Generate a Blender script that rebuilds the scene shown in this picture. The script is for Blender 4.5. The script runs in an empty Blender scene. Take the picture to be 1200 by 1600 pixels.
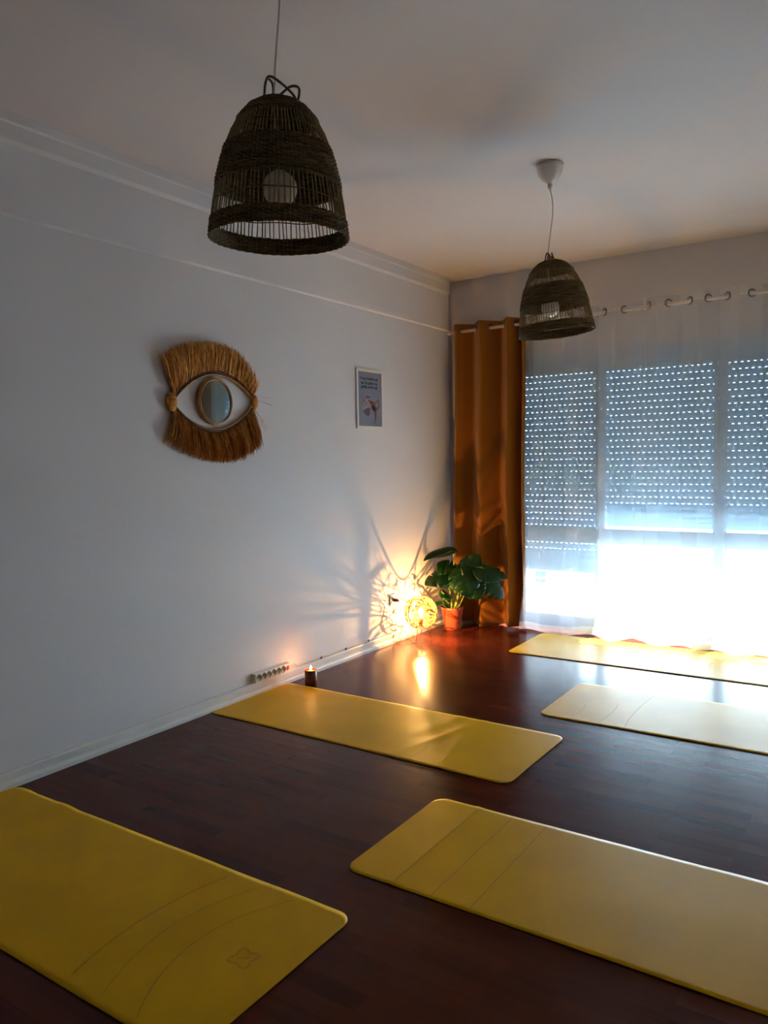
import bpy, bmesh, math, random
from mathutils import Vector, Matrix, noise
PI = math.pi
scene = bpy.context.scene
COL = scene.collection

# ------------------------------------------------------------------ camera
L, H, RX = 5.99, 2.93, 3.46          # window wall, ceiling, right wall
BACK = -1.6
cam_data = bpy.data.cameras.new('camera')
cam = bpy.data.objects.new('camera', cam_data); COL.objects.link(cam)
R3 = Matrix(((0.831717819, 0.554909933, -0.017900718),
             (-0.022718790, 0.066231298, 0.997545624),
             (-0.554733563, 0.829269788, -0.067692632)))
rgt, upv, fwd = R3[0], R3[1], R3[2]
M = Matrix.Identity(4)
for i in range(3):
    M[i][0], M[i][1], M[i][2] = rgt[i], upv[i], -fwd[i]
M[0][3], M[1][3], M[2][3] = 3.23532, 0.0, 1.41241
cam.matrix_world = M
cam_data.sensor_fit = 'VERTICAL'; cam_data.sensor_height = 36.0
cam_data.lens = 1205.951 / 1600 * 36.0
cam_data.clip_start = 0.02
scene.camera = cam

# ------------------------------------------------------------------ light
scene.view_settings.view_transform = 'Standard'
scene.view_settings.look = 'None'
scene.view_settings.gamma = 1.0
scene.view_settings.use_curve_mapping = False
scene.view_settings.exposure = 1.5
w = bpy.data.worlds.new('sky'); scene.world = w; w.use_nodes = True
bg = w.node_tree.nodes['Background']
bg.inputs[0].default_value = (0.78, 0.89, 1.0, 1); bg.inputs[1].default_value = 1.3
sd = bpy.data.lights.new('sun', 'SUN'); sd.energy = 34.0; sd.color = (0.84, 0.93, 1.0); sd.angle = math.radians(1.0)
sun = bpy.data.objects.new('sun', sd); COL.objects.link(sun)
sun_dir = Vector((-0.10, -0.53, -0.84)).normalized()      # the way the light travels
sun.rotation_euler = sun_dir.to_track_quat('-Z', 'Y').to_euler()

# added area light at the parapet, standing in for bounced balcony daylight
ad = bpy.data.lights.new('balcony_fill_light', 'AREA'); ad.shape = 'RECTANGLE'; ad.size = 2.6; ad.size_y = 0.62
ad.energy = 88.0; ad.color = (0.64, 0.82, 1.0)
al = bpy.data.objects.new('balcony_fill_light', ad); COL.objects.link(al)
al.location = (1.95, 7.36, 0.36)
al.rotation_euler = Vector((0, -1, 0.0)).to_track_quat('-Z', 'Y').to_euler()

# ------------------------------------------------------------------ helpers
def srgb(r, g, b):
    f = lambda c: (c / 255 / 12.92) if c / 255 <= 0.04045 else ((c / 255 + 0.055) / 1.055) ** 2.4
    return (f(r), f(g), f(b), 1)

def mat(name, col=(0.8, 0.8, 0.8, 1), rough=0.5, metal=0.0, spec=0.5, noise_scale=0, noise_amt=0.0, bump=0.0, bump_scale=200, col2=None, stretch=None, sheen=0, coat=0):
    m = bpy.data.materials.new(name); m.use_nodes = True
    nt = m.node_tree; b = nt.nodes['Principled BSDF']
    b.inputs['Base Color'].default_value = col
    b.inputs['Roughness'].default_value = rough
    b.inputs['Metallic'].default_value = metal
    b.inputs['Specular IOR Level'].default_value = spec
    if sheen: b.inputs['Sheen Weight'].default_value = sheen
    if coat: b.inputs['Coat Weight'].default_value = coat
    tc = nt.nodes.new('ShaderNodeTexCoord'); mp = nt.nodes.new('ShaderNodeMapping')
    nt.links.new(tc.outputs['Object'], mp.inputs[0])
    if stretch: mp.inputs['Scale'].default_value = stretch
    if noise_scale:
        n = nt.nodes.new('ShaderNodeTexNoise'); n.inputs['Scale'].default_value = noise_scale; n.inputs['Detail'].default_value = 4
        nt.links.new(mp.outputs[0], n.inputs['Vector'])
        r = nt.nodes.new('ShaderNodeMix'); r.data_type = 'RGBA'
        r.inputs[6].default_value = col
        c2 = col2 or tuple(c * (1 - noise_amt) for c in col[:3]) + (1,)
        r.inputs[7].default_value = c2
        cr = nt.nodes.new('ShaderNodeMapRange'); cr.inputs[1].default_value = 0.35; cr.inputs[2].default_value = 0.65
        nt.links.new(n.outputs['Fac'], cr.inputs[0]); nt.links.new(cr.outputs[0], r.inputs[0])
        nt.links.new(r.outputs[2], b.inputs['Base Color'])
    if bump:
        n = nt.nodes.new('ShaderNodeTexNoise'); n.inputs['Scale'].default_value = bump_scale; n.inputs['Detail'].default_value = 3
        nt.links.new(mp.outputs[0], n.inputs['Vector'])
        bp = nt.nodes.new('ShaderNodeBump'); bp.inputs['Strength'].default_value = bump; bp.inputs['Distance'].default_value = 0.01
        nt.links.new(n.outputs['Fac'], bp.inputs['Height']); nt.links.new(bp.outputs[0], b.inputs['Normal'])
    return m

def emis(name, col, strength):
    m = bpy.data.materials.new(name); m.use_nodes = True; nt = m.node_tree
    nt.nodes.remove(nt.nodes['Principled BSDF'])
    e = nt.nodes.new('ShaderNodeEmission'); e.inputs[0].default_value = col; e.inputs[1].default_value = strength
    nt.links.new(e.outputs[0], nt.nodes['Material Output'].inputs[0]); return m

def mixed(name, parts):
    """parts: list of (node type, colour, roughness or None); weights between them"""
    m = bpy.data.materials.new(name); m.use_nodes = True; nt = m.node_tree
    nt.nodes.remove(nt.nodes['Principled BSDF'])
    prev = None
    for typ, col, rough, fac in parts:
        n = nt.nodes.new(typ); n.inputs['Color'].default_value = col
        if rough is not None and 'Roughness' in n.inputs: n.inputs['Roughness'].default_value = rough
        if prev is None: prev = n.outputs[0]
        else:
            x = nt.nodes.new('ShaderNodeMixShader'); x.inputs[0].default_value = fac
            nt.links.new(prev, x.inputs[1]); nt.links.new(n.outputs[0], x.inputs[2]); prev = x.outputs[0]
    nt.links.new(prev, nt.nodes['Material Output'].inputs[0]); return m

def obj(name, bm, m, parent=None, smooth=False, loc=None):
    me = bpy.data.meshes.new(name)
    if smooth:
        for f in bm.faces: f.smooth = True
    bm.normal_update(); bm.to_mesh(me); bm.free()
    o = bpy.data.objects.new(name, me); COL.objects.link(o)
    for mm in (m if isinstance(m, (list, tuple)) else [m]): me.materials.append(mm)
    if parent: o.parent = parent
    if loc: o.location = loc
    return o

def tag(o, label, cat, group=None, kind=None):
    if label: o['label'] = label
    if cat: o['category'] = cat
    if group: o['group'] = group
    if kind: o['kind'] = kind
    return o

def thing(name, label, cat, loc=(0, 0, 0), rz=0, group=None):
    o = bpy.data.objects.new(name, None); COL.objects.link(o); o.empty_display_size = 0.05
    o.location = loc; o.rotation_euler = (0, 0, rz)
    return tag(o, label, cat, group)

def struct(name, bm, m, parent=None, smooth=False):
    o = obj(name, bm, m, parent, smooth)
    if not parent: o['kind'] = 'structure'
    return o

def NB(): return bmesh.new()

def box(bm, x0, x1, y0, y1, z0, z1, bev=0.0, mi=0):
    t = bmesh.new()
    bmesh.ops.create_cube(t, size=1)
    bmesh.ops.scale(t, vec=(x1 - x0, y1 - y0, z1 - z0), verts=t.verts)
    bmesh.ops.translate(t, vec=((x0 + x1) / 2, (y0 + y1) / 2, (z0 + z1) / 2), verts=t.verts)
    if bev: bmesh.ops.bevel(t, geom=t.edges[:], offset=bev, segments=2, affect='EDGES', profile=0.6)
    merge(bm, t, mi); return bm

def merge(bm, t, mi=0, mtx=None):
    mp = {}
    for v in t.verts: mp[v] = bm.verts.new(mtx @ v.co if mtx else v.co)
    for f in t.faces:
        try:
            g = bm.faces.new([mp[v] for v in f.verts]); g.material_index = mi; g.smooth = f.smooth
        except ValueError: pass
    t.free()

def tube(bm, pts, r, n=6, closed=False, cap=True):
    pts = [Vector(p) for p in pts]; N = len(pts)
    rr = r if isinstance(r, (list, tuple)) else [r] * N
    rings = []
    tprev = None; u = None
    for i, p in enumerate(pts):
        if closed: t = pts[(i + 1) % N] - pts[i - 1]
        else: t = pts[min(i + 1, N - 1)] - pts[max(i - 1, 0)]
        if t.length < 1e-9: t = Vector((0, 0, 1))
        t.normalize()
        if u is None:
            u = t.orthogonal().normalized()
        else:
            u = u - t * u.dot(t)
            if u.length < 1e-6: u = t.orthogonal()
            u.normalize()
        v = t.cross(u)
        rings.append([bm.verts.new(p + (u * math.cos(2 * PI * k / n) + v * math.sin(2 * PI * k / n)) * rr[i]) for k in range(n)])
    m = N if closed else N - 1
    for i in range(m):
        a, b = rings[i], rings[(i + 1) % N]
        for k in range(n):
            f = bm.faces.new((a[k], a[(k + 1) % n], b[(k + 1) % n], b[k])); f.smooth = True
    if not closed and cap and n > 2:
        bm.faces.new(rings[0][::-1]); bm.faces.new(rings[-1])
    return bm

def lathe(bm, prof, n=32, c=(0, 0, 0), mi=0):
    """prof: (r, z) list; r = 0 closes with a pole"""
    c = Vector(c); rings = []
    for r, z in prof:
        if r < 1e-6: rings.append([bm.verts.new(c + Vector((0, 0, z)))])
        else: rings.append([bm.verts.new(c + Vector((r * math.cos(2 * PI * k / n), r * math.sin(2 * PI * k / n), z))) for k in range(n)])
    for a, b in zip(rings, rings[1:]):
        for k in range(n):
            k2 = (k + 1) % n
            if len(a) == 1 and len(b) == 1: continue
            if len(a) == 1: f = bm.faces.new((a[0], b[k2], b[k]))
            elif len(b) == 1: f = bm.faces.new((a[k], a[k2], b[0]))
            else: f = bm.faces.new((a[k], a[k2], b[k2], b[k]))
            f.smooth = True; f.material_index = mi
    return bm

def polyplate(bm, pts3, nrm, th):
    """a flat outline given thickness along nrm"""
    n = Vector(nrm) * th
    a = [bm.verts.new(Vector(p)) for p in pts3]; b = [bm.verts.new(Vector(p) + n) for p in pts3]
    bm.faces.new(a[::-1]); bm.faces.new(b)
    for i in range(len(a)):
        j = (i + 1) % len(a); bm.faces.new((a[i], a[j], b[j], b[i]))
    return bm

def catmull(P, n=8):
    P = [Vector(p) for p in P]; out = []
    Q = [P[0]] + P + [P[-1]]
    for i in range(1, len(Q) - 2):
        for k in range(n):
            t = k / n
            a, b, c, d = Q[i - 1], Q[i], Q[i + 1], Q[i + 2]
            out.append(0.5 * ((2 * b) + (c - a) * t + (2 * a - 5 * b + 4 * c - d) * t * t + (3 * b - a - 3 * c + d) * t ** 3))
    out.append(P[-1]); return out

# ------------------------------------------------------------------ materials
def wall_mat(name, c, bump=0.25):
    m = mat(name, c, rough=0.62, spec=0.3, noise_scale=1.3, noise_amt=0.04)
    nt = m.node_tree; b = nt.nodes['Principled BSDF']
    tc = nt.nodes.new('ShaderNodeTexCoord')
    n1 = nt.nodes.new('ShaderNodeTexNoise'); n1.inputs['Scale'].default_value = 26; n1.inputs['Detail'].default_value = 6
    n2 = nt.nodes.new('ShaderNodeTexNoise'); n2.inputs['Scale'].default_value = 3.0; n2.inputs['Detail'].default_value = 2
    nt.links.new(tc.outputs['Object'], n1.inputs[0]); nt.links.new(tc.outputs['Object'], n2.inputs[0])
    b1 = nt.nodes.new('ShaderNodeBump'); b1.inputs['Strength'].default_value = bump; b1.inputs['Distance'].default_value = 0.004
    b2 = nt.nodes.new('ShaderNodeBump'); b2.inputs['Strength'].default_value = bump; b2.inputs['Distance'].default_value = 0.02
    nt.links.new(n1.outputs[0], b1.inputs['Height']); nt.links.new(n2.outputs[0], b2.inputs['Height'])
    nt.links.new(b1.outputs[0], b2.inputs['Normal']); nt.links.new(b2.outputs[0], b.inputs['Normal'])
    return m
M_wall = wall_mat('white_wall_paint', (0.71, 0.685, 0.69, 1))
M_rear = wall_mat('darkened_rear_wall_paint', (0.30, 0.25, 0.21, 1))  # rear wall colour darkened so the light falls off more into the room
M_ceil = wall_mat('white_ceiling_paint', (0.64, 0.61, 0.61, 1), 0.3)
M_trim = mat('white_gloss_paint', (0.72, 0.70, 0.66, 1), rough=0.4, noise_scale=6, noise_amt=0.08)

def floor_mat():
    m = bpy.data.materials.new('dark_red_laminate'); m.use_nodes = True; nt = m.node_tree; b = nt.nodes['Principled BSDF']
    tc = nt.nodes.new('ShaderNodeTexCoord')
    br = nt.nodes.new('ShaderNodeTexBrick'); br.offset = 0.37; br.offset_frequency = 2
    br.inputs['Scale'].default_value = 1.0; br.inputs['Brick Width'].default_value = 0.42; br.inputs['Row Height'].default_value = 0.066
    br.inputs['Mortar Size'].default_value = 0.0006; br.inputs['Mortar Smooth'].default_value = 0.3
    br.inputs['Color1'].default_value = (0, 0, 0, 1); br.inputs['Color2'].default_value = (1, 1, 1, 1); br.inputs['Mortar'].default_value = (0.0, 0.0, 0.0, 1)
    nt.links.new(tc.outputs['Object'], br.inputs['Vector'])
    mp = nt.nodes.new('ShaderNodeMapping'); mp.inputs['Scale'].default_value = (1.6, 16, 1)
    nt.links.new(tc.outputs['Object'], mp.inputs[0])
    n = nt.nodes.new('ShaderNodeTexNoise'); n.inputs['Scale'].default_value = 1.6; n.inputs['Detail'].default_value = 6; n.inputs['Roughness'].default_value = 0.6
    off = nt.nodes.new('ShaderNodeVectorMath'); off.operation = 'ADD'
    sc = nt.nodes.new('ShaderNodeVectorMath'); sc.operation = 'SCALE'; sc.inputs['Scale'].default_value = 9.0
    nt.links.new(br.outputs['Color'], sc.inputs[0]); nt.links.new(mp.outputs[0], off.inputs[0]); nt.links.new(sc.outputs[0], off.inputs[1])
    nt.links.new(off.outputs[0], n.inputs['Vector'])
    ma = nt.nodes.new('ShaderNodeMath'); ma.operation = 'MULTIPLY_ADD'; ma.inputs[1].default_value = 0.55
    sep = nt.nodes.new('ShaderNodeSeparateColor'); nt.links.new(br.outputs['Color'], sep.inputs[0])
    nt.links.new(sep.outputs[0], ma.inputs[0])
    m2 = nt.nodes.new('ShaderNodeMath'); m2.operation = 'MULTIPLY'; m2.inputs[1].default_value = 0.7
    nt.links.new(n.outputs['Fac'], m2.inputs[0]); nt.links.new(m2.outputs[0], ma.inputs[2])
    cr = nt.nodes.new('ShaderNodeValToRGB'); e = cr.color_ramp.elements
    e[0].position = 0.18; e[0].color = (0.034, 0.0055, 0.0025, 1)
    e[1].position = 0.95; e[1].color = (0.105, 0.019, 0.0085, 1)
    x = cr.color_ramp.elements.new(0.55); x.color = (0.088, 0.0135, 0.0054, 1)
    nt.links.new(ma.outputs[0], cr.inputs[0]); nt.links.new(cr.outputs[0], b.inputs['Base Color'])
    rr = nt.nodes.new('ShaderNodeMapRange'); rr.inputs[3].default_value = 0.19; rr.inputs[4].default_value = 0.26
    nt.links.new(n.outputs['Fac'], rr.inputs[0]); nt.links.new(rr.outputs[0], b.inputs['Roughness'])
    b.inputs['Specular IOR Level'].default_value = 0.12
    bp = nt.nodes.new('ShaderNodeBump'); bp.inputs['Strength'].default_value = 0.04; bp.inputs['Distance'].default_value = 0.001
    nt.links.new(n.outputs['Fac'], bp.inputs['Height']); nt.links.new(bp.outputs[0], b.inputs['Normal'])
    return m
M_floor = floor_mat()

# ------------------------------------------------------------------ the room
b = NB(); box(b, -0.3, RX + 0.2, BACK - 0.2, L + 0.25, -0.12, 0.0); struct('floor', b, M_floor)
b = NB(); box(b, -0.3, RX + 0.2, BACK - 0.2, L + 0.25, H, H + 0.15); struct('ceiling', b, M_ceil)
# left wall: shallow beam and cornice along the ceiling, small recess in the far corner
YE = L - 0.13
prof = [(0.0, 0.0), (0.0, 2.49), (0.013, 2.500), (0.013, 2.795), (0.024, 2.815), (0.024, 2.88), (0.030, 2.89), (0.030, H)]
b = NB()
rows = [[b.verts.new((x, y, z)) for x, z in prof] + [b.verts.new((-0.2, y, H)), b.verts.new((-0.2, y, 0))] for y in (BACK, YE)]
n = len(rows[0])
for k in range(n): b.faces.new((rows[0][k], rows[1][k], rows[1][(k + 1) % n], rows[0][(k + 1) % n]))
b.faces.new(rows[0][::-1]); b.faces.new(rows[1])
box(b, -0.2, -0.06, YE, L + 0.25, 0, H)
bmesh.ops.recalc_face_normals(b, faces=b.faces)
struct('wall_left', b, M_wall)
b = NB(); box(b, RX, RX + 0.15, BACK, L + 0.25, 0, H); struct('wall_right', b, M_wall)
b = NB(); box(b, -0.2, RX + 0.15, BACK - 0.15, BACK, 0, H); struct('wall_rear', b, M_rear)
WX0, WX1, WZ = 0.37, 3.04, 2.21
b = NB()
box(b, -0.06, WX0, L, L + 0.25, 0, H); box(b, WX1, RX, L, L + 0.25, 0, H); box(b, WX0, WX1, L, L + 0.25, WZ, H)
struct('wall_window_side', b, M_wall)

def baseboard(name, y0, y1, x, s):
    pr = [(0, 0), (0.024, 0), (0.024, 0.018), (0.020, 0.028), (0.014, 0.034), (0.014, 0.066), (0.009, 0.074), (0, 0.076)]
    b = NB(); R_ = [[b.verts.new((x + s * px, y, pz)) for px, pz in pr] for y in (y0, y1)]
    n = len(pr)
    for k in range(n): b.faces.new((R_[0][k], R_[1][k], R_[1][(k + 1) % n], R_[0][(k + 1) % n]))
    b.faces.new(R_[0][::-1]); b.faces.new(R_[1]); bmesh.ops.recalc_face_normals(b, faces=b.faces)
    struct(name, b, M_trim)
baseboard('baseboard_left', BACK, YE, 0.0, 1)
baseboard('baseboard_right', BACK, L, RX, -1)
# small chips and nail marks low on the left wall
M_chip = mat('chipped_paint', srgb(95, 88, 84), rough=0.8)

# ------------------------------------------------------------------ sliding window panels
M_alu = mat('glow_tinted_aluminium', (0.42, 0.52, 0.62, 1), rough=0.35)  # bluish window glow put into the colour of the white frames
M_gasket = mat('grey_rubber_gasket', (0.08, 0.09, 0.10, 1), rough=0.7)
M_glass = mixed('window_glass', [('ShaderNodeBsdfTransparent', (0.93, 0.97, 0.97, 1), None, 0), ('ShaderNodeBsdfGlossy', (1, 1, 1, 1), 0.02, 0.05)])
b = NB()
box(b, WX0, WX1, L - 0.012, L + 0.10, 2.155, WZ, 0.003); box(b, WX0, WX1, L + 0.0, L + 0.10, 2.135, 2.158)
box(b, WX0, WX0 + 0.03, L, L + 0.10, 0, 2.15); box(b, WX1 - 0.03, WX1, L, L + 0.10, 0, 2.15); box(b, WX0, WX1, L, L + 0.10, 0, 0.03, 0.003)
struct('trim_1', b, M_alu)
def panel(idx, x0, x1, y, sl, sr):
    zb, zt = 0.03, 2.137
    b = NB()
    box(b, x0, x0 + sl, y, y + 0.035, zb, zt, 0.003); box(b, x1 - sr, x1, y, y + 0.035, zb, zt, 0.003)
    box(b, x0 + sl, x1 - sr, y + .002, y + 0.033, zt - 0.05, zt, 0.002); box(b, x0 + sl, x1 - sr, y + .002, y + 0.033, zb, zb + 0.08, 0.002)
    box(b, x0 + sl, x1 - sr, y + .002, y + 0.033, 0.722, 0.832, 0.003)
    f = struct('window_%d' % idx, b, M_alu)
    for z0, z1 in ((zb + 0.08, 0.722), (0.832, zt - 0.05)):
        g = NB(); box(g, x0 + sl, x1 - sr, y + 0.013, y + 0.018, z0, z1); obj('glass_pane', g, M_glass, f)
        g = NB(); t = 0.004
        for q in ((x0 + sl, x0 + sl + t, z0, z1), (x1 - sr - t, x1 - sr, z0, z1), (x0 + sl, x1 - sr, z0, z0 + t), (x0 + sl, x1 - sr, z1 - t, z1)):
            box(g, q[0], q[1], y + 0.009, y + 0.013, q[2], q[3])
        obj('gasket', g, M_gasket, f)
    return f
p1 = panel(1, 0.40, 1.305, L + 0.045, 0.07, 0.08)
p2 = panel(2, 1.262, 2.185, L + 0.005, 0.043, 0.075)
p3 = panel(3, 2.145, 3.01, L + 0.045, 0.045, 0.07)
def handle(par, x, y, z):
    b = NB(); box(b, x - 0.016, x + 0.016, y - 0.008, y, z - 0.07, z + 0.07, 0.003)
    box(b, x - 0.011, x + 0.011, y - 0.04, y - 0.026, z - 0.13, z + 0.03, 0.004); box(b, x - 0.009, x + 0.009, y - 0.03, y - 0.006, z + 0.005, z + 0.025, 0.002)
    box(b, x - 0.011, x + 0.03, y - 0.04, y - 0.026, z - 0.145, z - 0.125, 0.004)
    obj('handle', b, M_alu, par)
handle(p1, 1.245, L + 0.045, 1.05); handle(p2, 2.14, L + 0.005, 1.05)

# ------------------------------------------------------------------ roller shutters with slotted slats
M_slat = mixed('pale_shutter_plastic', [('ShaderNodeBsdfDiffuse', (0.60, 0.68, 0.74, 1), 1, 0), ('ShaderNodeBsdfTranslucent', (0.46, 0.60, 0.72, 1), None, 0.09)])
def shutter(x0, x1, zb, zt, label, phase, closed_low=2):
    t = thing('roller_shutter', label, 'shutter', ((x0 + x1) / 2, L + 0.15, zb), 0, 'roller shutters outside the glass')
    ox, oy, oz = t.location
    b = NB(); pitch = 0.0495; k = 0; z = zb + 0.045
    rnd = random.Random(int(phase * 100))
    while z < zt:
        slot = 0.0065
        # curved slat body
        pr = [(0.0, 0.0), (-0.004, 0.006), (-0.0055, 0.02), (-0.004, 0.034), (0.0, pitch - slot)]
        a = [b.verts.new((x0 - ox, y, z - oz + q)) for y, q in pr]; c = [b.verts.new((x1 - ox, y, z - oz + q)) for y, q in pr]
        a2 = [b.verts.new((x0 - ox, y + 0.007, z - oz + q)) for y, q in pr]; c2 = [b.verts.new((x1 - ox, y + 0.007, z - oz + q)) for y, q in pr]
        for i in range(4):
            b.faces.new((a[i], c[i], c[i + 1], a[i + 1])); b.faces.new((a2[i], a2[i + 1], c2[i + 1], c2[i]))
        b.faces.new((a[0], a2[0], c2[0], c[0])); b.faces.new((a[4], c[4], c2[4], a2[4]))
        # connecting tabs with slots between them
        zz = z - oz + pitch - slot
        if k < closed_low: box(b, x0 - ox, x1 - ox, 0.0, 0.007, zz, zz + slot)
        else:
            per = 0.0425; off = (phase + (0.5 * (k % 2)) * 0.6 + rnd.uniform(-0.05, 0.05)) * per
            x = x0 - per + off % per
            while x < x1:
                xa, xb = max(x, x0), min(x + 0.0235, x1)
                if xb > xa: box(b, xa - ox, xb - ox, 0.0, 0.007, zz, zz + slot)
                x += per
        z += pitch; k += 1
    obj('slats', b, M_slat, t)
    b = NB(); box(b, x0 - ox, x1 - ox, -0.008, 0.012, zb - oz, zb - oz + 0.047, 0.003); obj('bottom_bar', b, M_alu, t)
    for xx in (x0, x1):
        b = NB(); box(b, xx - ox - 0.012, xx - ox + 0.012, -0.014, -0.009, -zb + 0.02, 2.19 - oz); box(b, xx - ox - 0.012, xx - ox + 0.012, 0.013, 0.02, -zb + 0.02, 2.19 - oz)
        obj('guide_rail', b, M_alu, t)
    return t
shutter(0.385, 1.235, 0.455, 2.14, 'pale slotted roller shutter behind the left pane, lowered further than the others', 0.1)
shutter(1.262, 2.12, 0.845, 2.14, 'pale slotted roller shutter behind the middle pane between the two frame posts', 0.5)
shutter(2.147, 3.02, 0.845, 2.20, 'pale slotted roller shutter behind the right pane at the right edge of the photo', 0.8)

# ------------------------------------------------------------------ balcony outside
M_tile = mat('pale_balcony_tile', (0.58, 0.63, 0.68, 1), rough=0.6, noise_scale=8, noise_amt=0.1)
M_parapet = mat('cream_render', (0.66, 0.68, 0.66, 1), rough=0.9, noise_scale=5, noise_amt=0.12, stretch=(3, 3, 0.4))
b = NB(); box(b, -2.0, 6.0, L + 0.25, 7.65, -0.12, -0.01); struct('floor_balcony', b, M_tile)
b = NB(); box(b, -2.0, 6.0, 7.5, 7.65, -0.01, 1.0); box(b, -2.0, 6.0, 7.47, 7.68, 1.0, 1.04, 0.006); struct('wall_balcony_parapet', b, M_parapet)

# ------------------------------------------------------------------ curtains
M_orange = mat('burnt_orange_fabric', (0.30, 0.105, 0.007, 1), rough=0.85, spec=0.15, noise_scale=400, noise_amt=0.12, bump=0.15, bump_scale=900, sheen=0.2)
M_chrome = mat('brushed_nickel', (0.20, 0.18, 0.17, 1), rough=0.35, metal=1)
M_sheer = mixed('white_voile', [('ShaderNodeBsdfTransparent', (1, 1, 1, 1), None, 0), ('ShaderNodeBsdfDiffuse', (0.80, 0.87, 0.95, 1), 1, 0.17), ('ShaderNodeBsdfTranslucent', (0.76, 0.89, 1.0, 1), None, 0.15)])
M_hem = mixed('doubled_voile_hem', [('ShaderNodeBsdfTransparent', (1, 1, 1, 1), None, 0), ('ShaderNodeBsdfDiffuse', (0.85, 0.88, 0.9, 1), 1, 0.40), ('ShaderNodeBsdfTranslucent', (0.88, 0.93, 0.97, 1), None, 0.25)])
RODY, RODZ = L - 0.15, 2.485

def curtain(name, label, cat, rings, xa, xb, ztop, zbot, amp, m, seed, group=None, low_amp=1.0, flare=None, first=1, zrod=RODZ, thick=0.0, side=1):
    """rings: x of each eyelet on the rod; the cloth swings to alternate sides of the rod between them"""
    t = thing(name, label, cat, ((xa + xb) / 2, RODY, 0), 0, group)
    cx = (xa + xb) / 2
    ks = [xa] + list(rings) + [xb]
    nseg = 14; cols = []
    for i in range(len(ks) - 1):
        for k in range(nseg):
            cols.append((ks[i] + (ks[i + 1] - ks[i]) * (k / nseg), i + k / nseg))
    cols.append((xb, len(ks) - 1.0))
    nz = 40; b = NB(); grid = []
    for j in range(nz + 1):
        v = j / nz; z = ztop + (zbot - ztop) * v
        row = []
        for x, u in cols:
            ph = PI * (u + 0.0)
            end = 0.5 if (u < 1 or u > len(ks) - 2) else 1.0
            a = amp * (1 + (low_amp - 1) * v)
            sgn = 1 if first > 0 else -1
            nn = noise.noise(Vector((x * 4.0 + seed, v * 1.2, seed)))
            n2 = noise.noise(Vector((x * 9.0 - seed, v * 3.0, seed + 5)))
            yy = sgn * a * math.sin(ph) * (end if end < 1 else 1) + v * (nn * 0.045 + n2 * 0.015 * v)
            # side slide of folds so that cloth looks heavy and rounded
            xx = x - 0.28 * (ks[1] - ks[0] + 0.05) * 0.0 + 0.010 * math.sin(2 * ph) * (1 - v * 0.5) + v * noise.noise(Vector((x * 2.0, seed * 3, v))) * 0.02
            zz = z
            if flare: xx, yy, zz = flare(xx, yy, z, v, x)
            row.append(b.verts.new((xx - cx, yy, zz)))
        grid.append(row)
    for j in range(nz):
        for i in range(len(cols) - 1):
            f = b.faces.new((grid[j][i], grid[j + 1][i], grid[j + 1][i + 1], grid[j][i + 1])); f.smooth = True
            if isinstance(m, list) and (j >= nz - 1 or j < 1): f.material_index = 1
    c = obj('fabric', b, m, t)
    if thick:
        md = c.modifiers.new('thickness', 'SOLIDIFY'); md.thickness = thick; md.offset = 0
    for i, x in enumerate(rings):
        # cloth direction at the crossing
        u = 1.0 + i; dx = (ks[i + 2] - ks[i]) / 2
        d = Vector((dx, (1 if first > 0 else -1) * amp * PI * math.cos(PI * u), 0)).normalized()
        nrm = Vector((-d.y, d.x, 0))
        b = NB(); pts = [d * (0.025 * math.cos(q)) + Vector((0, 0, 0.025 * math.sin(q))) for q in [2 * PI * k / 20 for k in range(20)]]
        tube(b, pts, 0.0055, 8, closed=True)
        o = obj('eyelet', b, M_chrome, t); o.location = (x - cx, 0.0, zrod)
        o['label'] = 'metal eyelet ring'
    return t

def fl_orange(xx, yy, z, v, x):
    # lower hem kicks out towards the room a little
    return xx + 0.006 * math.sin(9 * v), yy - 0.02 * v, z + (0.012 * math.sin(x * 14) if v > 0.97 else 0)
curtain('orange_curtain', 'burnt orange eyelet curtain hanging in the corner behind the potted plant', 'curtain',
        [0.150, 0.285, 0.410, 0.540, 0.632, 0.690], 0.072, 0.715, 2.535, 0.012, 0.074, M_orange, 3.1, first=-1, flare=fl_orange, thick=0.002, group='orange curtains')
curtain('orange_curtain', 'second burnt orange curtain, seen only in the round wall mirror', 'curtain',
        [3.06, 3.13, 3.20, 3.27, 3.34], 3.02, 3.38, 2.535, 0.012, 0.045, M_orange, 8.1, first=-1, flare=fl_orange, thick=0.002, group='orange curtains')

def fl_sheer(xx, yy, z, v, x):
    w_ = max(0, (v - 0.55) / 0.45)
    wob = noise.noise(Vector((x * 3.1, 2.0, 0.3)))
    yy += -0.045 * w_ * w_ + wob * 0.05 * w_
    if v > 0.9:
        q = (v - 0.9) / 0.1
        yy += -0.05 * q * q * (0.6 + wob)
        z += 0.03 * q * (0.5 + noise.noise(Vector((x * 5.3, 7.0, 0.0))))
    if x < 0.95:
        yy -= 0.035 * min(1, max(0, (v - 0.35) / 0.25)) * (0.95 - x) / 0.21
        xx += -0.055 * (1 - (x - 0.74) / 0.21) * min(1, max(0, (v - 0.35) / 0.25)) * (1 + 0.25 * math.sin(v * 21))
    return xx, yy, max(z, 0.006)
SH = [M_sheer, M_hem]
curtain('sheer_curtain', 'white sheer curtain nearest the orange curtain, over the left part of the window', 'curtain',
        [0.81, 0.95, 1.09, 1.24, 1.36, 1.509], 0.745, 1.645, 2.545, 0.004, 0.040, SH, 1.7, first=1, flare=fl_sheer, zrod=2.492, low_amp=0.8, group='white sheer curtains on the rod')
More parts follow.
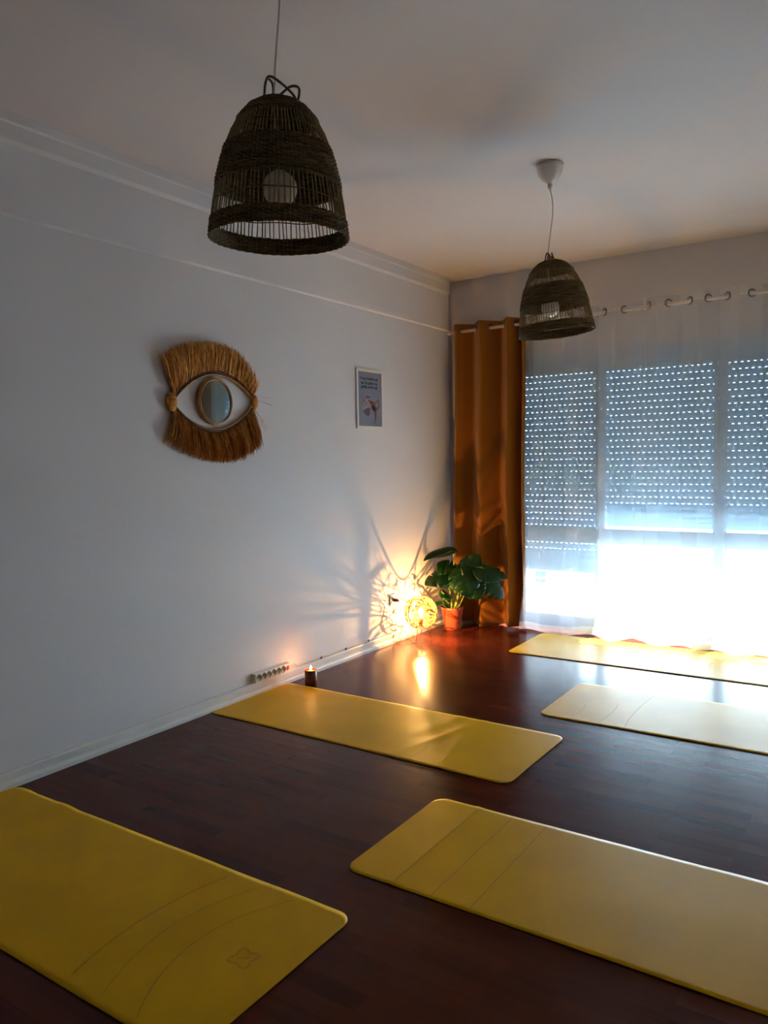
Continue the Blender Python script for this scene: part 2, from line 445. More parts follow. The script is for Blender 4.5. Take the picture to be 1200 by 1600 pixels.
curtain('sheer_curtain', 'white sheer curtain over the right part of the window, running out of the frame', 'curtain',
        [1.686, 1.825, 1.97, 2.093, 2.218, 2.371, 2.50, 2.63, 2.76], 1.635, 2.90, 2.555, 0.004, 0.040, SH, 5.2, first=1, flare=fl_sheer, zrod=2.5, low_amp=0.8, group='white sheer curtains on the rod')
# rod
M_rod = mat('white_curtain_rod', (0.66, 0.62, 0.56, 1), rough=0.35)
t = thing('curtain_rod', 'white curtain rod across the top of the window wall', 'curtain rod', (1.74, RODY, 2.49))
b = NB(); tube(b, [(0.035 - 1.74, 0, -0.018), (3.43 - 1.74, 0, 0.018)], 0.0125, 14); obj('rod', b, M_rod, t, True)
for s, x in ((-1, 0.03), (1, 3.432)):
    b = NB(); lathe(b, [(0, -0.02), (0.018, -0.018), (0.020, 0), (0.018, 0.018), (0, 0.02)], 16)
    bmesh.ops.rotate(b, cent=(0, 0, 0), matrix=Matrix.Rotation(PI / 2, 3, 'Y'), verts=b.verts)
    obj('finial', b, M_rod, t, True).location = (x - 1.74, 0, 0.018 * s)
for x in (0.045, 1.66, 3.41):
    b = NB(); box(b, -0.008, 0.008, 0.0, 0.15, -0.006, 0.006, 0.002); box(b, -0.015, 0.015, 0.143, 0.15, -0.03, 0.03, 0.002)
    tube(b, [(0, 0.016 * math.cos(q), 0.016 * math.sin(q)) for q in [PI * k / 10 + PI for k in range(11)]], 0.004, 6)
    obj('bracket', b, M_rod, t).location = (x - 1.74, 0, (x - 1.74) / 1.7 * 0.018)

# thin beaded pull cord hanging where the two sheers meet
M_bead = mat('dark_bead_cord', (0.10, 0.09, 0.09, 1), rough=0.6)
t = NB(); tube(t, [(0, 0, 2.44 - 0.03 * k * 0 - k * 0.155) for k in range(14)], 0.0012, 5)
for k in range(40):
    lathe(t, [(0, -0.006), (0.0035, 0), (0, 0.006)], 6, (0, 0, 0.42 + k * 0.033))
tag(obj('pull_cord', t, M_bead, loc=(1.66, L - 0.02, 0)), 'thin dark beaded pull cord in front of the middle window pane', 'cord')

# ------------------------------------------------------------------ yoga mats
def mat_mat(name, base):
    m = mat(name, base, rough=0.40, spec=0.10, noise_scale=3.0, noise_amt=0.12, bump=0.06, bump_scale=500)
    nt = m.node_tree; return m
M_mat = mat_mat('yellow_rubber_mat', (0.86, 0.47, 0.002, 1))
M_mark = mat('darker_etched_line', (0.40, 0.19, 0.002, 1), rough=0.6)
M_under = mat('black_rubber_underside', (0.012, 0.012, 0.012, 1), rough=0.8)
def yoga_mat(label, cx, cy, ln, wd, deg, seed, marks, wrinkle=None, logo=None):
    t = thing('yoga_mat', label, 'yoga mat', (cx, cy, 0), math.radians(deg), 'yellow yoga mats laid out on the dark floor')
    rc = 0.055
    def inset(x):
        e = ln / 2 - abs(x)
        if e >= rc: return 0.0
        return rc - math.sqrt(max(0, rc * rc - (rc - e) ** 2))
    xs = []
    n = 110
    for i in range(n + 1): xs.append(-ln / 2 + ln * i / n)
    for q in (0.002, 0.006, 0.012, 0.022, 0.035, 0.05): xs += [-ln / 2 + q, ln / 2 - q]
    xs = sorted(set(xs)); ny = 34
    def zt(x, y):
        z = 0.0042 + 0.0011 * (0.5 + noise.noise(Vector((x * 2.2, y * 2.2, seed))))
        if wrinkle: z += wrinkle(x, y)
        return max(z, 0.0035)
    b = NB(); g = []
    for x in xs:
        hw = wd / 2 - inset(x)
        g.append([b.verts.new((x, hw * (2 * j / ny - 1), 0)) for j in range(ny + 1)])
        for v in g[-1]: v.co.z = zt(v.co.x, v.co.y)
    for i in range(len(xs) - 1):
        for j in range(ny):
            f = b.faces.new((g[i][j], g[i + 1][j], g[i + 1][j + 1], g[i][j + 1])); f.smooth = True
    edge = [g[i][0] for i in range(len(xs))] + [g[-1][j] for j in range(1, ny + 1)] + [g[i][ny] for i in range(len(xs) - 2, -1, -1)] + [g[0][j] for j in range(ny - 1, 0, -1)]
    low = [b.verts.new((v.co.x, v.co.y, v.co.z - 0.0018)) for v in edge]
    for i in range(len(edge)):
        j = (i + 1) % len(edge); f = b.faces.new((edge[i], low[i], low[j], edge[j])); f.smooth = False
    obj('top_layer', b, M_mat, t)
    b = NB()
    lo = [v for v in low] if False else None
    pts = []
    for x in xs: pts.append((x, -(wd / 2 - inset(x))))
    for x in xs[::-1]: pts.append((x, (wd / 2 - inset(x))))
    a = [b.verts.new((x * 1.0012, y * 1.003, 0.0004)) for x, y in pts]; c = [b.verts.new((x * 1.0012, y * 1.003, zt(x, y) - 0.0017)) for x, y in pts]
    b.faces.new(a[::-1])
    for i in range(len(a)):
        j = (i + 1) % len(a); b.faces.new((a[i], a[j], c[j], c[i]))
    o = obj('underside', b, M_under, t); o['label'] = 'black rubber underside showing along the edge'
    def ribbon(pts, w=0.0016):
        prev = None
        for i, p in enumerate(pts):
            q0 = Vector(pts[max(i - 1, 0)]); q1 = Vector(pts[min(i + 1, len(pts) - 1)]); d = (q1 - q0)
            d = d.normalized() if d.length else Vector((1, 0)); nn = Vector((-d.y, d.x)) * w
            pp = Vector(p); a_ = pp + nn; c_ = pp - nn
            cur = (b.verts.new((a_.x, a_.y, zt(a_.x, a_.y) + 0.0004)), b.verts.new((c_.x, c_.y, zt(c_.x, c_.y) + 0.0004)))
            if prev: b.faces.new((prev[0], cur[0], cur[1], prev[1]))
            prev = cur
    for (x, y0, y1, bow, dash) in marks:
        N = 40; b = NB()
        pts = [(x + bow * (1 - (2 * k / N - 1) ** 2), y0 + (y1 - y0) * k / N) for k in range(N + 1)]
        ribbon(pts, 0.0010 if dash else 0.0014)
        o = obj('guide_line', b, M_mark, t); o['label'] = 'faint etched guide line across the mat'
    if logo:
        lx, ly, s = logo; b = NB()
        def pet(r, off=0): return [(lx + s * (r + 0.24 * r * math.cos(4 * q + off)) * math.cos(q), ly + s * (r + 0.24 * r * math.cos(4 * q + off)) * math.sin(q)) for q in [2 * PI * k / 48 for k in range(49)]]
        ribbon(pet(1.0, PI), 0.0012); ribbon([(lx - s * .45, ly - s * .35), (lx - s * .1, ly - s * .05), (lx + s * .15, ly + s * .05), (lx + s * .4, ly + s * .4)], 0.0012)
        ribbon(pet(0.8, PI)[:22], 0.0007)
        o = obj('emblem', b, M_mark, t); o['label'] = 'small etched flower emblem near the end of the mat'
    return t
def wr2(x, y):
    z = 0
    for (cx, w, a, y0, s) in ((0.40, 0.03, 0.0035, 0.05, 1), (0.52, 0.022, 0.003, -0.1, -1), (0.30, 0.04, 0.002, 0.2, 1)):
        d = (x - cx - 0.25 * s * (y - y0)) / w; z += a * math.exp(-d * d) * (0.5 + 0.5 * math.cos(min(PI, abs(y - y0) * 5)))
    return z
def wr5(x, y):
    return 0.005 * max(0, (y - 0.22) / 0.12) * max(0, math.sin(x * 22 + 1)) * (1 if x < -0.45 else 0) + 0.0015 * math.sin(x * 7) ** 2
def wr4(x, y):
    d = (x + 0.735) / 0.018; e = (y - 0.1 - 0.3 * math.sin(x * 3)) / 0.1
    return 0.0022 * math.exp(-d * d) + 0.003 * max(0, noise.noise(Vector((x * 5, y * 4, 1.3)))) * (1 if x > -0.2 else 0) * min(1, (x + 0.2) / 0.2 if x > -0.2 else 0)
yoga_mat('yellow yoga mat beside the wall, its far corner by the candle and power strip', 0.938, 3.327, 1.85, 0.676, -0.6, 1.0,
         [(0.40, -0.31, -0.14, 0.01, False), (0.55, -0.3, -0.2, 0.01, True)], wr2)
yoga_mat('yellow yoga mat at the lower right of the photo, running out of the frame', 1.665 + 0.925, 2.388, 1.85, 0.664, 0.0, 2.0,
         [(-0.73, -0.31, 0.30, 0.0, False), (-0.585, -0.31, 0.30, 0.0, True), (-0.445, -0.31, 0.32, 0.0, True)], wr4)
yoga_mat('yellow yoga mat in the lower left foreground with a small flower emblem', 0.94, 1.505, 1.85, 0.68, 0.0, 3.0,
         [(0.42, -0.30, 0.30, -0.045, False), (0.56, -0.30, 0.30, -0.08, True), (0.71, -0.31, 0.31, -0.11, True)], wr5, (0.775, 0.01, 0.036))
yoga_mat('yellow yoga mat at the right between the window mat and the foreground mat', 1.61 + 0.925, 4.262, 1.85, 0.69, 0.5, 4.0,
         [(-0.76, -0.31, -0.05, 0.02, True), (-0.60, -0.31, 0.05, 0.015, False), (-0.46, -0.32, 0.30, -0.02, False)])
yoga_mat('pale sunlit yellow yoga mat closest to the window and its sheer curtains', 0.885 + 0.925, 5.435, 1.85, 0.70, 0.6, 5.0,
         [(0.34, -0.3, 0.1, -0.04, False), (0.46, -0.3, 0.28, -0.06, False), (0.60, -0.28, 0.25, -0.05, False)])

# ------------------------------------------------------------------ woven pendant lamps
M_reed = mat('dark_seagrass', srgb(128, 102, 62), rough=0.8, noise_scale=14, noise_amt=0.5, col2=srgb(66, 46, 24), stretch=(1, 1, 12))
M_spoke = mat('pale_seagrass_spokes', srgb(150, 126, 78), rough=0.75, noise_scale=40, noise_amt=0.4)
M_cord = mat('white_cable', (0.62, 0.58, 0.55, 1), rough=0.5)
M_cup = mat('white_plastic', (0.78, 0.76, 0.74, 1), rough=0.4)
M_globe = mat('unlit_white_glass_bulb', (0.80, 0.74, 0.66, 1), rough=0.25)
PR = [(0.0, 0.20), (0.02, 0.31), (0.06, 0.425), (0.14, 0.56), (0.22, 0.65), (0.33, 0.745), (0.45, 0.815), (0.57, 0.875), (0.79, 0.95), (0.93, 0.985), (1.0, 1.0)]
def prad(f):
    for (a, ra), (c, rc) in zip(PR, PR[1:]):
        if f <= c:
            return ra + (rc - ra) * ((f - a) / (c - a))
    return PR[-1][1]
SH_H, SH_R = 0.375, 0.197
def shade_band(b, f0, f1, n_sp, seed):
    """weft rows of twisted grass woven in and out of the spokes"""
    lathe(b, [((prad(f0 + (f1 - f0) * q / 8) * SH_R - 0.0008), -(f0 + (f1 - f0) * q / 8) * SH_H) for q in range(9)], n_sp)
    rows = max(2, int((f1 - f0) * SH_H / 0.0052)); rnd = random.Random(seed)
    for r in range(rows + 1):
        f = f0 + (f1 - f0) * r / rows
        R_ = prad(f) * SH_R; z = -f * SH_H
        N = n_sp * 2
        pts = []
        jit = rnd.uniform(-0.0006, 0.0006)
        for k in range(N):
            th = 2 * PI * k / N
            w_ = 0.0022 * (1 if (k // 2 + r) % 2 else -1)
            dz = 0.0018 * noise.noise(Vector((math.cos(th) * 3, math.sin(th) * 3, r * 0.7 + seed)))
            pts.append(((R_ + w_ + jit) * math.cos(th), (R_ + w_ + jit) * math.sin(th), z + dz))
        tube(b, pts, 0.0029, 5, closed=True)
def build_shade_meshes():
    n_sp = 88; rnd = random.Random(4)
    weave = NB()
    for i, (f0, f1) in enumerate(((0.0, 0.15), (0.355, 0.635), (0.885, 1.0))): shade_band(weave, f0, f1, n_sp, i)
    # closed dome top
    for r in range(7):
        R_ = SH_R * 0.20 * (r + 1) / 7 ; tube(weave, [(R_ * math.cos(q), R_ * math.sin(q), 0.001) for q in [2 * PI * k / 32 for k in range(32)]], 0.0033, 5, closed=True)
    me1 = bpy.data.meshes.new('woven_bands'); weave.to_mesh(me1); weave.free(); me1.materials.append(M_reed)
    sp = NB()
    for k in range(n_sp):
        th = 2 * PI * (k + rnd.uniform(-0.15, 0.15)) / n_sp; jt = rnd.uniform(-0.014, 0.014)
        pts = []
        for f in (0.05, 0.15, 0.25, 0.355, 0.5, 0.635, 0.76, 0.885, 1.0):
            a = th + jt * math.sin(f * 9 + k)
            pts.append((prad(f) * SH_R * math.cos(a), prad(f) * SH_R * math.sin(a), -f * SH_H))
        tube(sp, pts, 0.0017 + rnd.uniform(0, 0.0005), 5)
    me2 = bpy.data.meshes.new('spokes'); sp.to_mesh(me2); sp.free(); me2.materials.append(M_spoke)
    th_ = NB()
    for f, wv in ((0.25, 0.002), (0.765, 0.003), (0.93, 0.006)):
        R_ = prad(f) * SH_R * (0.985 if f > 0.9 else 1)
        if f > 0.9: continue
        tube(th_, [(R_ * math.cos(q), R_ * math.sin(q), -f * SH_H + wv * math.sin(q * 7) * 0.6 + wv * math.sin(q * 4)) for q in [2 * PI * k / 96 for k in range(96)]], 0.0018, 5, closed=True)
    me3 = bpy.data.meshes.new('binding_threads'); th_.to_mesh(me3); th_.free(); me3.materials.append(M_reed)
    return me1, me2, me3
MW, MS, MT = build_shade_meshes()
def pendant(label, x, y, ztop, tilt, loops, cordx):
    t = thing('pendant_lamp', label, 'pendant lamp', (x, y, H), 0, 'woven bell pendant lamps hanging from the ceiling')
    zt = ztop - H
    sh = bpy.data.objects.new('lamp_shade', MW); COL.objects.link(sh); sh.parent = t; sh.location = (0, 0, zt); sh.rotation_euler = tilt
    for nm, me in (('spokes', MS), ('binding_threads', MT)):
        o = bpy.data.objects.new(nm, me); COL.objects.link(o); o.parent = sh
    b = NB()
    for lp in loops: tube(b, catmull(lp, 8), 0.0035, 7)
    o = obj('carrying_loops', b, M_reed, sh, True)
    # ceiling cup
    b = NB(); lathe(b, [(0, -0.122), (0.008, -0.122), (0.010, -0.098), (0.022, -0.092), (0.042, -0.078), (0.060, -0.05), (0.068, -0.02), (0.070, -0.001), (0, -0.001)], 40)
    lathe(b, [(0.0045, -0.128), (0.011, -0.118), (0.012, -0.1), (0.006, -0.095)], 20)
    obj('ceiling_cup', b, M_cup, t, True)
    b = NB(); zc = -0.12
    tube(b, [(cordx * 0.10 * math.sin(6 * k / 12) * 0.15 + 0.002 * math.sin(k * 0.9), 0.001 * math.sin(k), zc + (zt - 0.10 - zc) * k / 12) for k in range(13)], 0.0027, 8)
    obj('cord', b, M_cord, t, True)
    b = NB(); lathe(b, [(0, 0), (0.012, -0.002), (0.020, -0.012), (0.021, -0.06), (0.018, -0.07), (0, -0.07)], 24); obj('lamp_holder', b, M_cup, t, True).location = (0, 0, zt - 0.11)
    b = NB(); prof = [(0.0135, 0.066), (0.014, 0.05)]
    for k in range(1, 20):
        a = PI * k / 20; r = 0.049 * math.sin(a); z = 0.049 * math.cos(a)
        if z < 0.045: prof.append((r, z))
    prof.append((0, -0.049)); lathe(b, prof, 32); o = obj('light_bulb', b, M_globe, t, True); o.location = (0, 0, zt - 0.24); o['label'] = 'unlit white globe bulb'
    return t
pendant('near woven bell-shaped pendant lamp, the larger one at the top left', 1.752, 1.715, 2.425, (math.radians(1.5), math.radians(1.5), 0.3),
        [[(-0.032, -0.02, -0.01), (-0.030, -0.015, 0.045), (-0.018, -0.01, 0.066), (0.015, 0.0, 0.045), (0.045, 0.01, 0.015), (0.056, 0.012, -0.012)],
         [(-0.022, 0.02, -0.008), (-0.020, 0.015, 0.05), (-0.026, 0.0, 0.064)],
         [(-0.04, 0.0, -0.005), (0.0, 0.01, 0.02), (0.04, 0.0, 0.035), (0.07, -0.01, 0.022), (0.066, -0.015, -0.02)]], 1.0)
pendant('far woven bell-shaped pendant lamp below a white ceiling cup near the window', 1.682, 3.935, 2.435, (math.radians(-4.5), math.radians(-2.5), 1.7),
        [[(-0.05, 0.0, -0.02), (-0.048, 0.0, 0.012), (-0.02, 0.0, 0.035), (0.0, 0.0, 0.03), (0.03, 0.0, 0.022), (0.05, 0.0, -0.012)],
         [(-0.03, 0.02, -0.01), (-0.02, 0.015, 0.03), (0.0, 0.01, 0.045), (0.03, 0.01, 0.02), (0.055, 0.02, -0.01)],
         [(-0.045, -0.02, -0.012), (-0.03, -0.02, 0.03), (0.01, -0.01, 0.04), (0.02, -0.02, 0.0)]], 1.0)

# ------------------------------------------------------------------ eye-shaped raffia mirror on the left wall
def raffia_mat(name, c1, c2):
    m = mat(name, c1, rough=0.7, spec=0.25, noise_scale=10, col2=c2, stretch=(1, 16, 0.8), noise_amt=0.5); return m
M_raf = raffia_mat('tan_raffia', srgb(250, 180, 88), srgb(172, 102, 36))
M_raf2 = raffia_mat('shaded_brown_raffia', srgb(196, 122, 50), srgb(104, 56, 20))
M_raf3 = raffia_mat('pale_straw_raffia', srgb(255, 212, 130), srgb(220, 150, 70))
M_ratt = mat('varnished_rattan', srgb(190, 138, 74), rough=0.4, noise_scale=25, noise_amt=0.35)
M_twine = mat('dark_twine', srgb(48, 32, 18), rough=0.8)
M_mirror = mat('mirror_glass', (0.58, 0.68, 0.66, 1), rough=0.01, metal=1)
EY0, EY1 = 2.815, 3.432; ECY = (EY0 + EY1) / 2; EZ = 1.753
eye = thing('raffia_eye_mirror', 'eye-shaped wall mirror framed in rattan with thick raffia lashes on left wall', 'mirror', (0, ECY, EZ))
HW = (EY1 - EY0) / 2; HH = 0.150
def lid(u, s):  # u -1..1 along the eye, s +1 upper, -1 lower; local (y, z)
    return Vector((0, u * HW, s * HH * (1 - abs(u) ** 2.0) ** 0.92 + 0.016 * u))
for s, nm in ((1, 'upper'), (-1, 'lower')):
    b = NB()
    for off, x in ((0.0, 0.012), (0.0085, 0.013), (0.0045, 0.019)):
        tube(b, [lid(-1 + 2 * k / 40, s) + Vector((x, 0, s * off)) for k in range(41)], 0.005, 8)
    obj('eyelid_rim', b, M_ratt, eye, True)
    b = NB()
    for k in range(64):
        u = -0.94 + 1.88 * k / 63; p = lid(u, s)
        tube(b, [p + Vector((0.006, 0, s * 0.001)), p + Vector((0.026, 0, s * 0.008)), p + Vector((0.024, 0, s * 0.025))], 0.0012, 5)
    tube(b, [lid(-0.95 + 1.9 * k / 60, s) + Vector((0.026, 0, s * (0.022 + 0.001 * math.sin(k * 2.3)))) for k in range(61)], 0.0011, 5)
    obj('twine_lashing', b, M_twine, eye)
    # lashes
    rnd = random.Random(7 + s)
    for layer in range(1):
        b = NB()
        for k in range(1500):
            u = -0.97 + 1.94 * (k + rnd.random()) / 1500
            p = lid(u, s) + Vector((rnd.uniform(0.004, 0.022), rnd.uniform(-0.004, 0.004), s * 0.020))
            if s > 0:
                # outer outline of upper lashes
                tz = 0.332 - 0.118 * abs(u + 0.02) ** 2.4 + (0.012 if u < -0.5 else 0); ty = u * HW + u * 0.045 - 0.012
                ty += -0.03 * (1 if u < -0.6 else 0) * (-u - 0.6) / 0.4
                tz -= max(0, (u - 0.55)) * 0.17
            else:
                tz = -0.345 + 0.105 * abs(u - 0.05) ** 2.2; ty = u * HW * 0.98 + 0.038 * u + 0.022 - 0.05 * max(0, -u) ** 1.5
                tz += max(0, (u - 0.8)) * 0.06
            cl_ = round(u * 26 + 0.3 * math.sin(u * 40)) / 26 * HW; ty += (cl_ + 0.012 * math.sin(cl_ * 300) - u * HW) * 0.55
            ln = rnd.uniform(0.86, 1.0) if rnd.random() < 0.85 else rnd.uniform(0.55, 0.9)
            tip = Vector((rnd.uniform(0.006, 0.050), ty + rnd.gauss(0, 0.010), tz + rnd.gauss(0, 0.004)))
            d = (tip - p) * ln; bow = Vector((rnd.uniform(0.0, 0.022), rnd.gauss(0, 0.006), 0))
            pts = [p, p + d * 0.33 + bow * 0.8, p + d * 0.68 + bow, p + d]
            for q in pts: q.x = max(q.x, 0.003)
            r0 = rnd.uniform(0.0010, 0.0021)
            nf = len(b.faces); tube(b, pts, [r0, r0 * 1.1, r0, r0 * 0.5], 3, cap=False)
            b.faces.ensure_lookup_table(); q_ = math.sin(u * 61 + s) + math.sin(u * 27) + rnd.gauss(0, 0.9); mi = 1 if q_ > 0.9 else (2 if rnd.random() < 0.16 else 0)
            for fi in range(nf, len(b.faces)): b.faces[fi].material_index = mi
        if s > 0: strays = [(0.90, 0.02, 0.47, 0.00), (0.93, 0.05, 0.45, 0.045), (0.95, 0.03, 0.44, -0.002), (0.8, 0.16, 0.27, 0.20)]
        else: strays = [(0.93, -0.06, 0.40, -0.14), (0.9, -0.08, 0.385, -0.155), (0.95, -0.05, 0.36, -0.12), (-0.9, -0.1, -0.29, -0.28)]
        for u, zz, y1, z1 in strays:
            p = lid(u, s); p.x = 0.02
            m_ = Vector((0.04, (p.y + y1) / 2 + 0.02, (zz + z1) / 2)); tube(b, catmull([p, m_, Vector((0.035, y1, z1))], 6), 0.0010, 4)
        o = obj('raffia_lashes', b, [M_raf, M_raf2, M_raf3], eye); o['kind'] = 'stuff'; o['label'] = 'upper raffia lashes' if s > 0 else 'lower raffia lashes'
# wrapped corner knots
for u, r, hgt in ((-1, 0.027, 0.085), (1, 0.020, 0.072)):
    b = NB(); c0 = lid(u, 1)
    rnd = random.Random(3)
    for k in range(9):
        zz = (k / 8 - 0.5) * hgt; rr = r * math.sqrt(max(0.15, 1 - (2 * (k / 8) - 1) ** 2 * 0.85))
        tl = rnd.uniform(-0.25, 0.25)
        tube(b, [(0.020 + rr * 0.8 * math.cos(q), rr * math.sin(q), zz + tl * rr * math.sin(q)) for q in [2 * PI * i / 18 for i in range(18)]], 0.0058, 6, closed=True)
    for k in range(26):
        q = 2 * PI * k / 26; pp = []
        for f in range(7):
            v = f / 6 * 2 - 1; rr = (r * 0.98) * math.sqrt(max(0.08, 1 - v * v * 0.95)) + 0.002
            pp.append((0.020 + rr * 0.8 * math.cos(q + v * 0.7), rr * math.sin(q + v * 0.7), v * hgt * 0.55))
        tube(b, pp, 0.0028, 5)
    o = obj('corner_knot', b, M_raf, eye); o.location = (0, c0.y + (-0.012 if u < 0 else 0.004), c0.z)
# mirror
MC = Vector((0, 3.115 - ECY, 1.755 - EZ)); MR = 0.124
b = NB()
for r_, x in ((MR, 0.008), (MR - 0.001, 0.018), (MR + 0.002, 0.027), (MR - 0.005, 0.032)):
    tube(b, [(x, r_ * math.cos(q), r_ * math.sin(q) * 1.03) for q in [2 * PI * k / 64 for k in range(64)]], 0.0052, 8, closed=True)
o = obj('mirror_rim', b, M_ratt, eye, True); o.location = MC
b = NB(); N = 64; vs = [b.verts.new((0.029, (MR - 0.008) * math.cos(2 * PI * k / N), (MR - 0.008) * 1.03 * math.sin(2 * PI * k / N))) for k in range(N)]
b.faces.new(vs); vb = [b.verts.new((0.02, v.co.y, v.co.z)) for v in vs]; b.faces.new(vb[::-1])
for k in range(N): b.faces.new((vs[k], vb[k], vb[(k + 1) % N], vs[(k + 1) % N]))
o = obj('mirror_glass', b, M_mirror, eye); o.location = MC; o['label'] = 'round mirror as the iris'

# ------------------------------------------------------------------ framed poster
M_frame = mat('white_picture_frame', (0.74, 0.71, 0.67, 1), rough=0.4)
M_print = mat('blue_grey_print', srgb(128, 134, 150), rough=0.5, noise_scale=3, noise_amt=0.10)
M_ink = mat('black_ink', (0.012, 0.012, 0.018, 1), rough=0.6)
M_skin = mat('printed_skin_brown', srgb(150, 84, 52), rough=0.6, noise_scale=30, noise_amt=0.3)
M_top = mat('printed_dark_clothing', srgb(48, 40, 40), rough=0.6)
M_mist = mat('printed_pale_mist', srgb(160, 146, 158), rough=0.6, noise_scale=40, noise_amt=0.35)
M_mist2 = mat('printed_mauve_shape', srgb(100, 84, 98), rough=0.6, noise_scale=40, noise_amt=0.3)
PY0, PY1, PZ0, PZ1 = 4.500, 4.835, 1.638, 2.068
po = thing('framed_poster', 'small white framed poster with a yoga pose and handwritten quote on left wall', 'poster', (0, (PY0 + PY1) / 2, (PZ0 + PZ1) / 2))
hy, hz = (PY1 - PY0) / 2, (PZ1 - PZ0) / 2; fw = 0.020
b = NB()
box(b, 0.001, 0.012, -hy, hy, hz - fw, hz, 0.0015); box(b, 0.001, 0.012, -hy, hy, -hz, -hz + fw, 0.0015)
box(b, 0.001, 0.012, -hy, -hy + fw, -hz + fw, hz - fw, 0.0015); box(b, 0.001, 0.012, hy - fw, hy, -hz + fw, hz - fw, 0.0015)
obj('frame', b, M_frame, po)
b = NB(); box(b, 0.001, 0.008, -hy + fw, hy - fw, -hz + fw, hz - fw); pr_ = obj('print', b, M_print, po)
IW, IH = 2 * (hy - fw), 2 * (hz - fw)
def ppt(px, py, x=0.0085):
    v = (py - 280 - (px - 358) * 0.10) / (1032 - (px - 358) * 0.08)
    u = (px - 358 - 24 * v) / 432
    return (x, -hy + fw + u * IW, hz - fw - v * IH)
def shape(name, polys, m, x):
    b = NB()
    for P in polys: polyplate(b, [ppt(px, py, x) for px, py in P], (1, 0, 0), 0.0003)
    bmesh.ops.recalc_face_normals(b, faces=b.faces)
    return obj(name, b, m, pr_)
shape('printed_mist', [[(440, 1010), (432, 930), (462, 870), (470, 790), (500, 725), (530, 710), (575, 722), (606, 770), (570, 800), (556, 830), (600, 905), (603, 960), (560, 975), (510, 985), (480, 1010)]], M_mist, 0.0082)
shape('printed_dark_shape', [[(440, 1010), (480, 1040), (505, 985), (590, 965), (582, 1090), (560, 1130), (515, 1112), (478, 1070)], [(475, 880), (470, 800), (482, 800), (488, 870)], [(500, 770), (545, 745), (600, 770), (560, 785), (520, 790)]], M_mist2, 0.0085)  # darker blobs of the printed cloud
shape('printed_yoga_figure', [[(545, 828), (570, 820), (640, 862), (690, 925), (650, 960), (612, 925), (578, 885)],
    [(655, 885), (728, 822), (736, 836), (690, 890), (662, 915)],
    [(690, 962), (730, 955), (748, 910), (742, 870), (728, 812), (735, 790), (748, 830), (764, 890), (764, 950), (742, 1000), (700, 1018)],
    [(668, 1020), (716, 1008), (712, 1090), (702, 1170), (698, 1248), (668, 1252), (688, 1228), (686, 1150), (680, 1090)]], M_skin, 0.0088)
shape('printed_clothing', [[(612, 960), (640, 910), (690, 950), (692, 1030), (662, 1036), (630, 1000)], [(608, 862), (618, 846), (636, 848), (644, 862), (634, 876), (616, 878)]], M_top, 0.0092)
def text_mesh(txt, size):
    cu = bpy.data.curves.new('lettering', 'FONT'); cu.body = txt; cu.size = size; cu.extrude = 0.0002; cu.align_x = 'CENTER'; cu.offset = size * 0.035
    o = bpy.data.objects.new('tmp_text', cu); COL.objects.link(o)
    dg = bpy.context.evaluated_depsgraph_get(); me = bpy.data.meshes.new_from_object(o.evaluated_get(dg)); 
    bpy.data.objects.remove(o); bpy.data.curves.remove(cu); return me
for txt, (px, py), wpx in (('I Iuq cludivo-qi', (565, 446), 320), ('qu Iq g\u00fcyn Iq', (570, 527), 300), ('gnifq ochi-vqi', (572, 602), 300)):
    me = text_mesh(txt, 0.042)
    o = bpy.data.objects.new('lettering', me); COL.objects.link(o); me.materials.append(M_ink); o.parent = pr_
    ww = max(v.co.x for v in me.vertices) - min(v.co.x for v in me.vertices)
    sc_ = (wpx / 432 * IW) / ww
    c = ppt(px, py, 0.0083)
    o.matrix_local = Matrix.Translation(c) @ Matrix(((0, 0, 1, 0), (1, 0, 0, 0), (0, 1, 0, 0), (0, 0, 0, 1))) @ Matrix.Diagonal((sc_, 0.62 + 0 * sc_, 1, 1))

# ------------------------------------------------------------------ string ball lamp with its bulb, cable and plug
M_wick = mat('pale_yellow_string', (0.34, 0.20, 0.035, 1), rough=0.7, noise_scale=40, noise_amt=0.2)
M_black = mat('black_wire', (0.02, 0.016, 0.014, 1), rough=0.5)
BX, BY, BZ, BR = 0.152, 5.10, 0.222, 0.129
lamp = thing('ball_lamp', 'lit round wicker ball lamp on short wire legs beside the potted plant', 'lamp', (BX, BY, 0))
b = NB(); rnd = random.Random(21)
def arc_on_ball(b, nrm, off, r, R_=BR, a0=0, a1=2 * PI, zmax=0.86, wob=0.0):
    nrm = nrm.normalized(); u = nrm.orthogonal().normalized(); v = nrm.cross(u); c = nrm * off * R_; rad = R_ * math.sqrt(1 - off * off)
    run = []
    for k in range(57):
        q = a0 + (a1 - a0) * k / 56
        p = c + (u * math.cos(q) + v * math.sin(q)) * rad
        p += Vector((noise.noise(p * 14 + nrm * 5), noise.noise(p * 14 - nrm * 9), noise.noise(p * 14 + nrm * 17))) * wob
        p = p.normalized() * R_ * 1.0
        if p.z < R_ * zmax and p.z > -R_ * 0.95: run.append(p)
        else:
            if len(run) > 2: tube(b, run, r, 5)
            run = []
    if len(run) > 2: tube(b, run, r, 5)
for k in range(58):
    nrm = Vector((rnd.gauss(0, 1), rnd.gauss(0, 1), rnd.gauss(0, 1))); a = rnd.uniform(0, 2 * PI)
    arc_on_ball(b, nrm, rnd.uniform(-0.75, 0.75), rnd.uniform(0.0011, 0.0019), BR * rnd.uniform(0.98, 1.01), a, a + rnd.uniform(2, 2 * PI), wob=0.06)
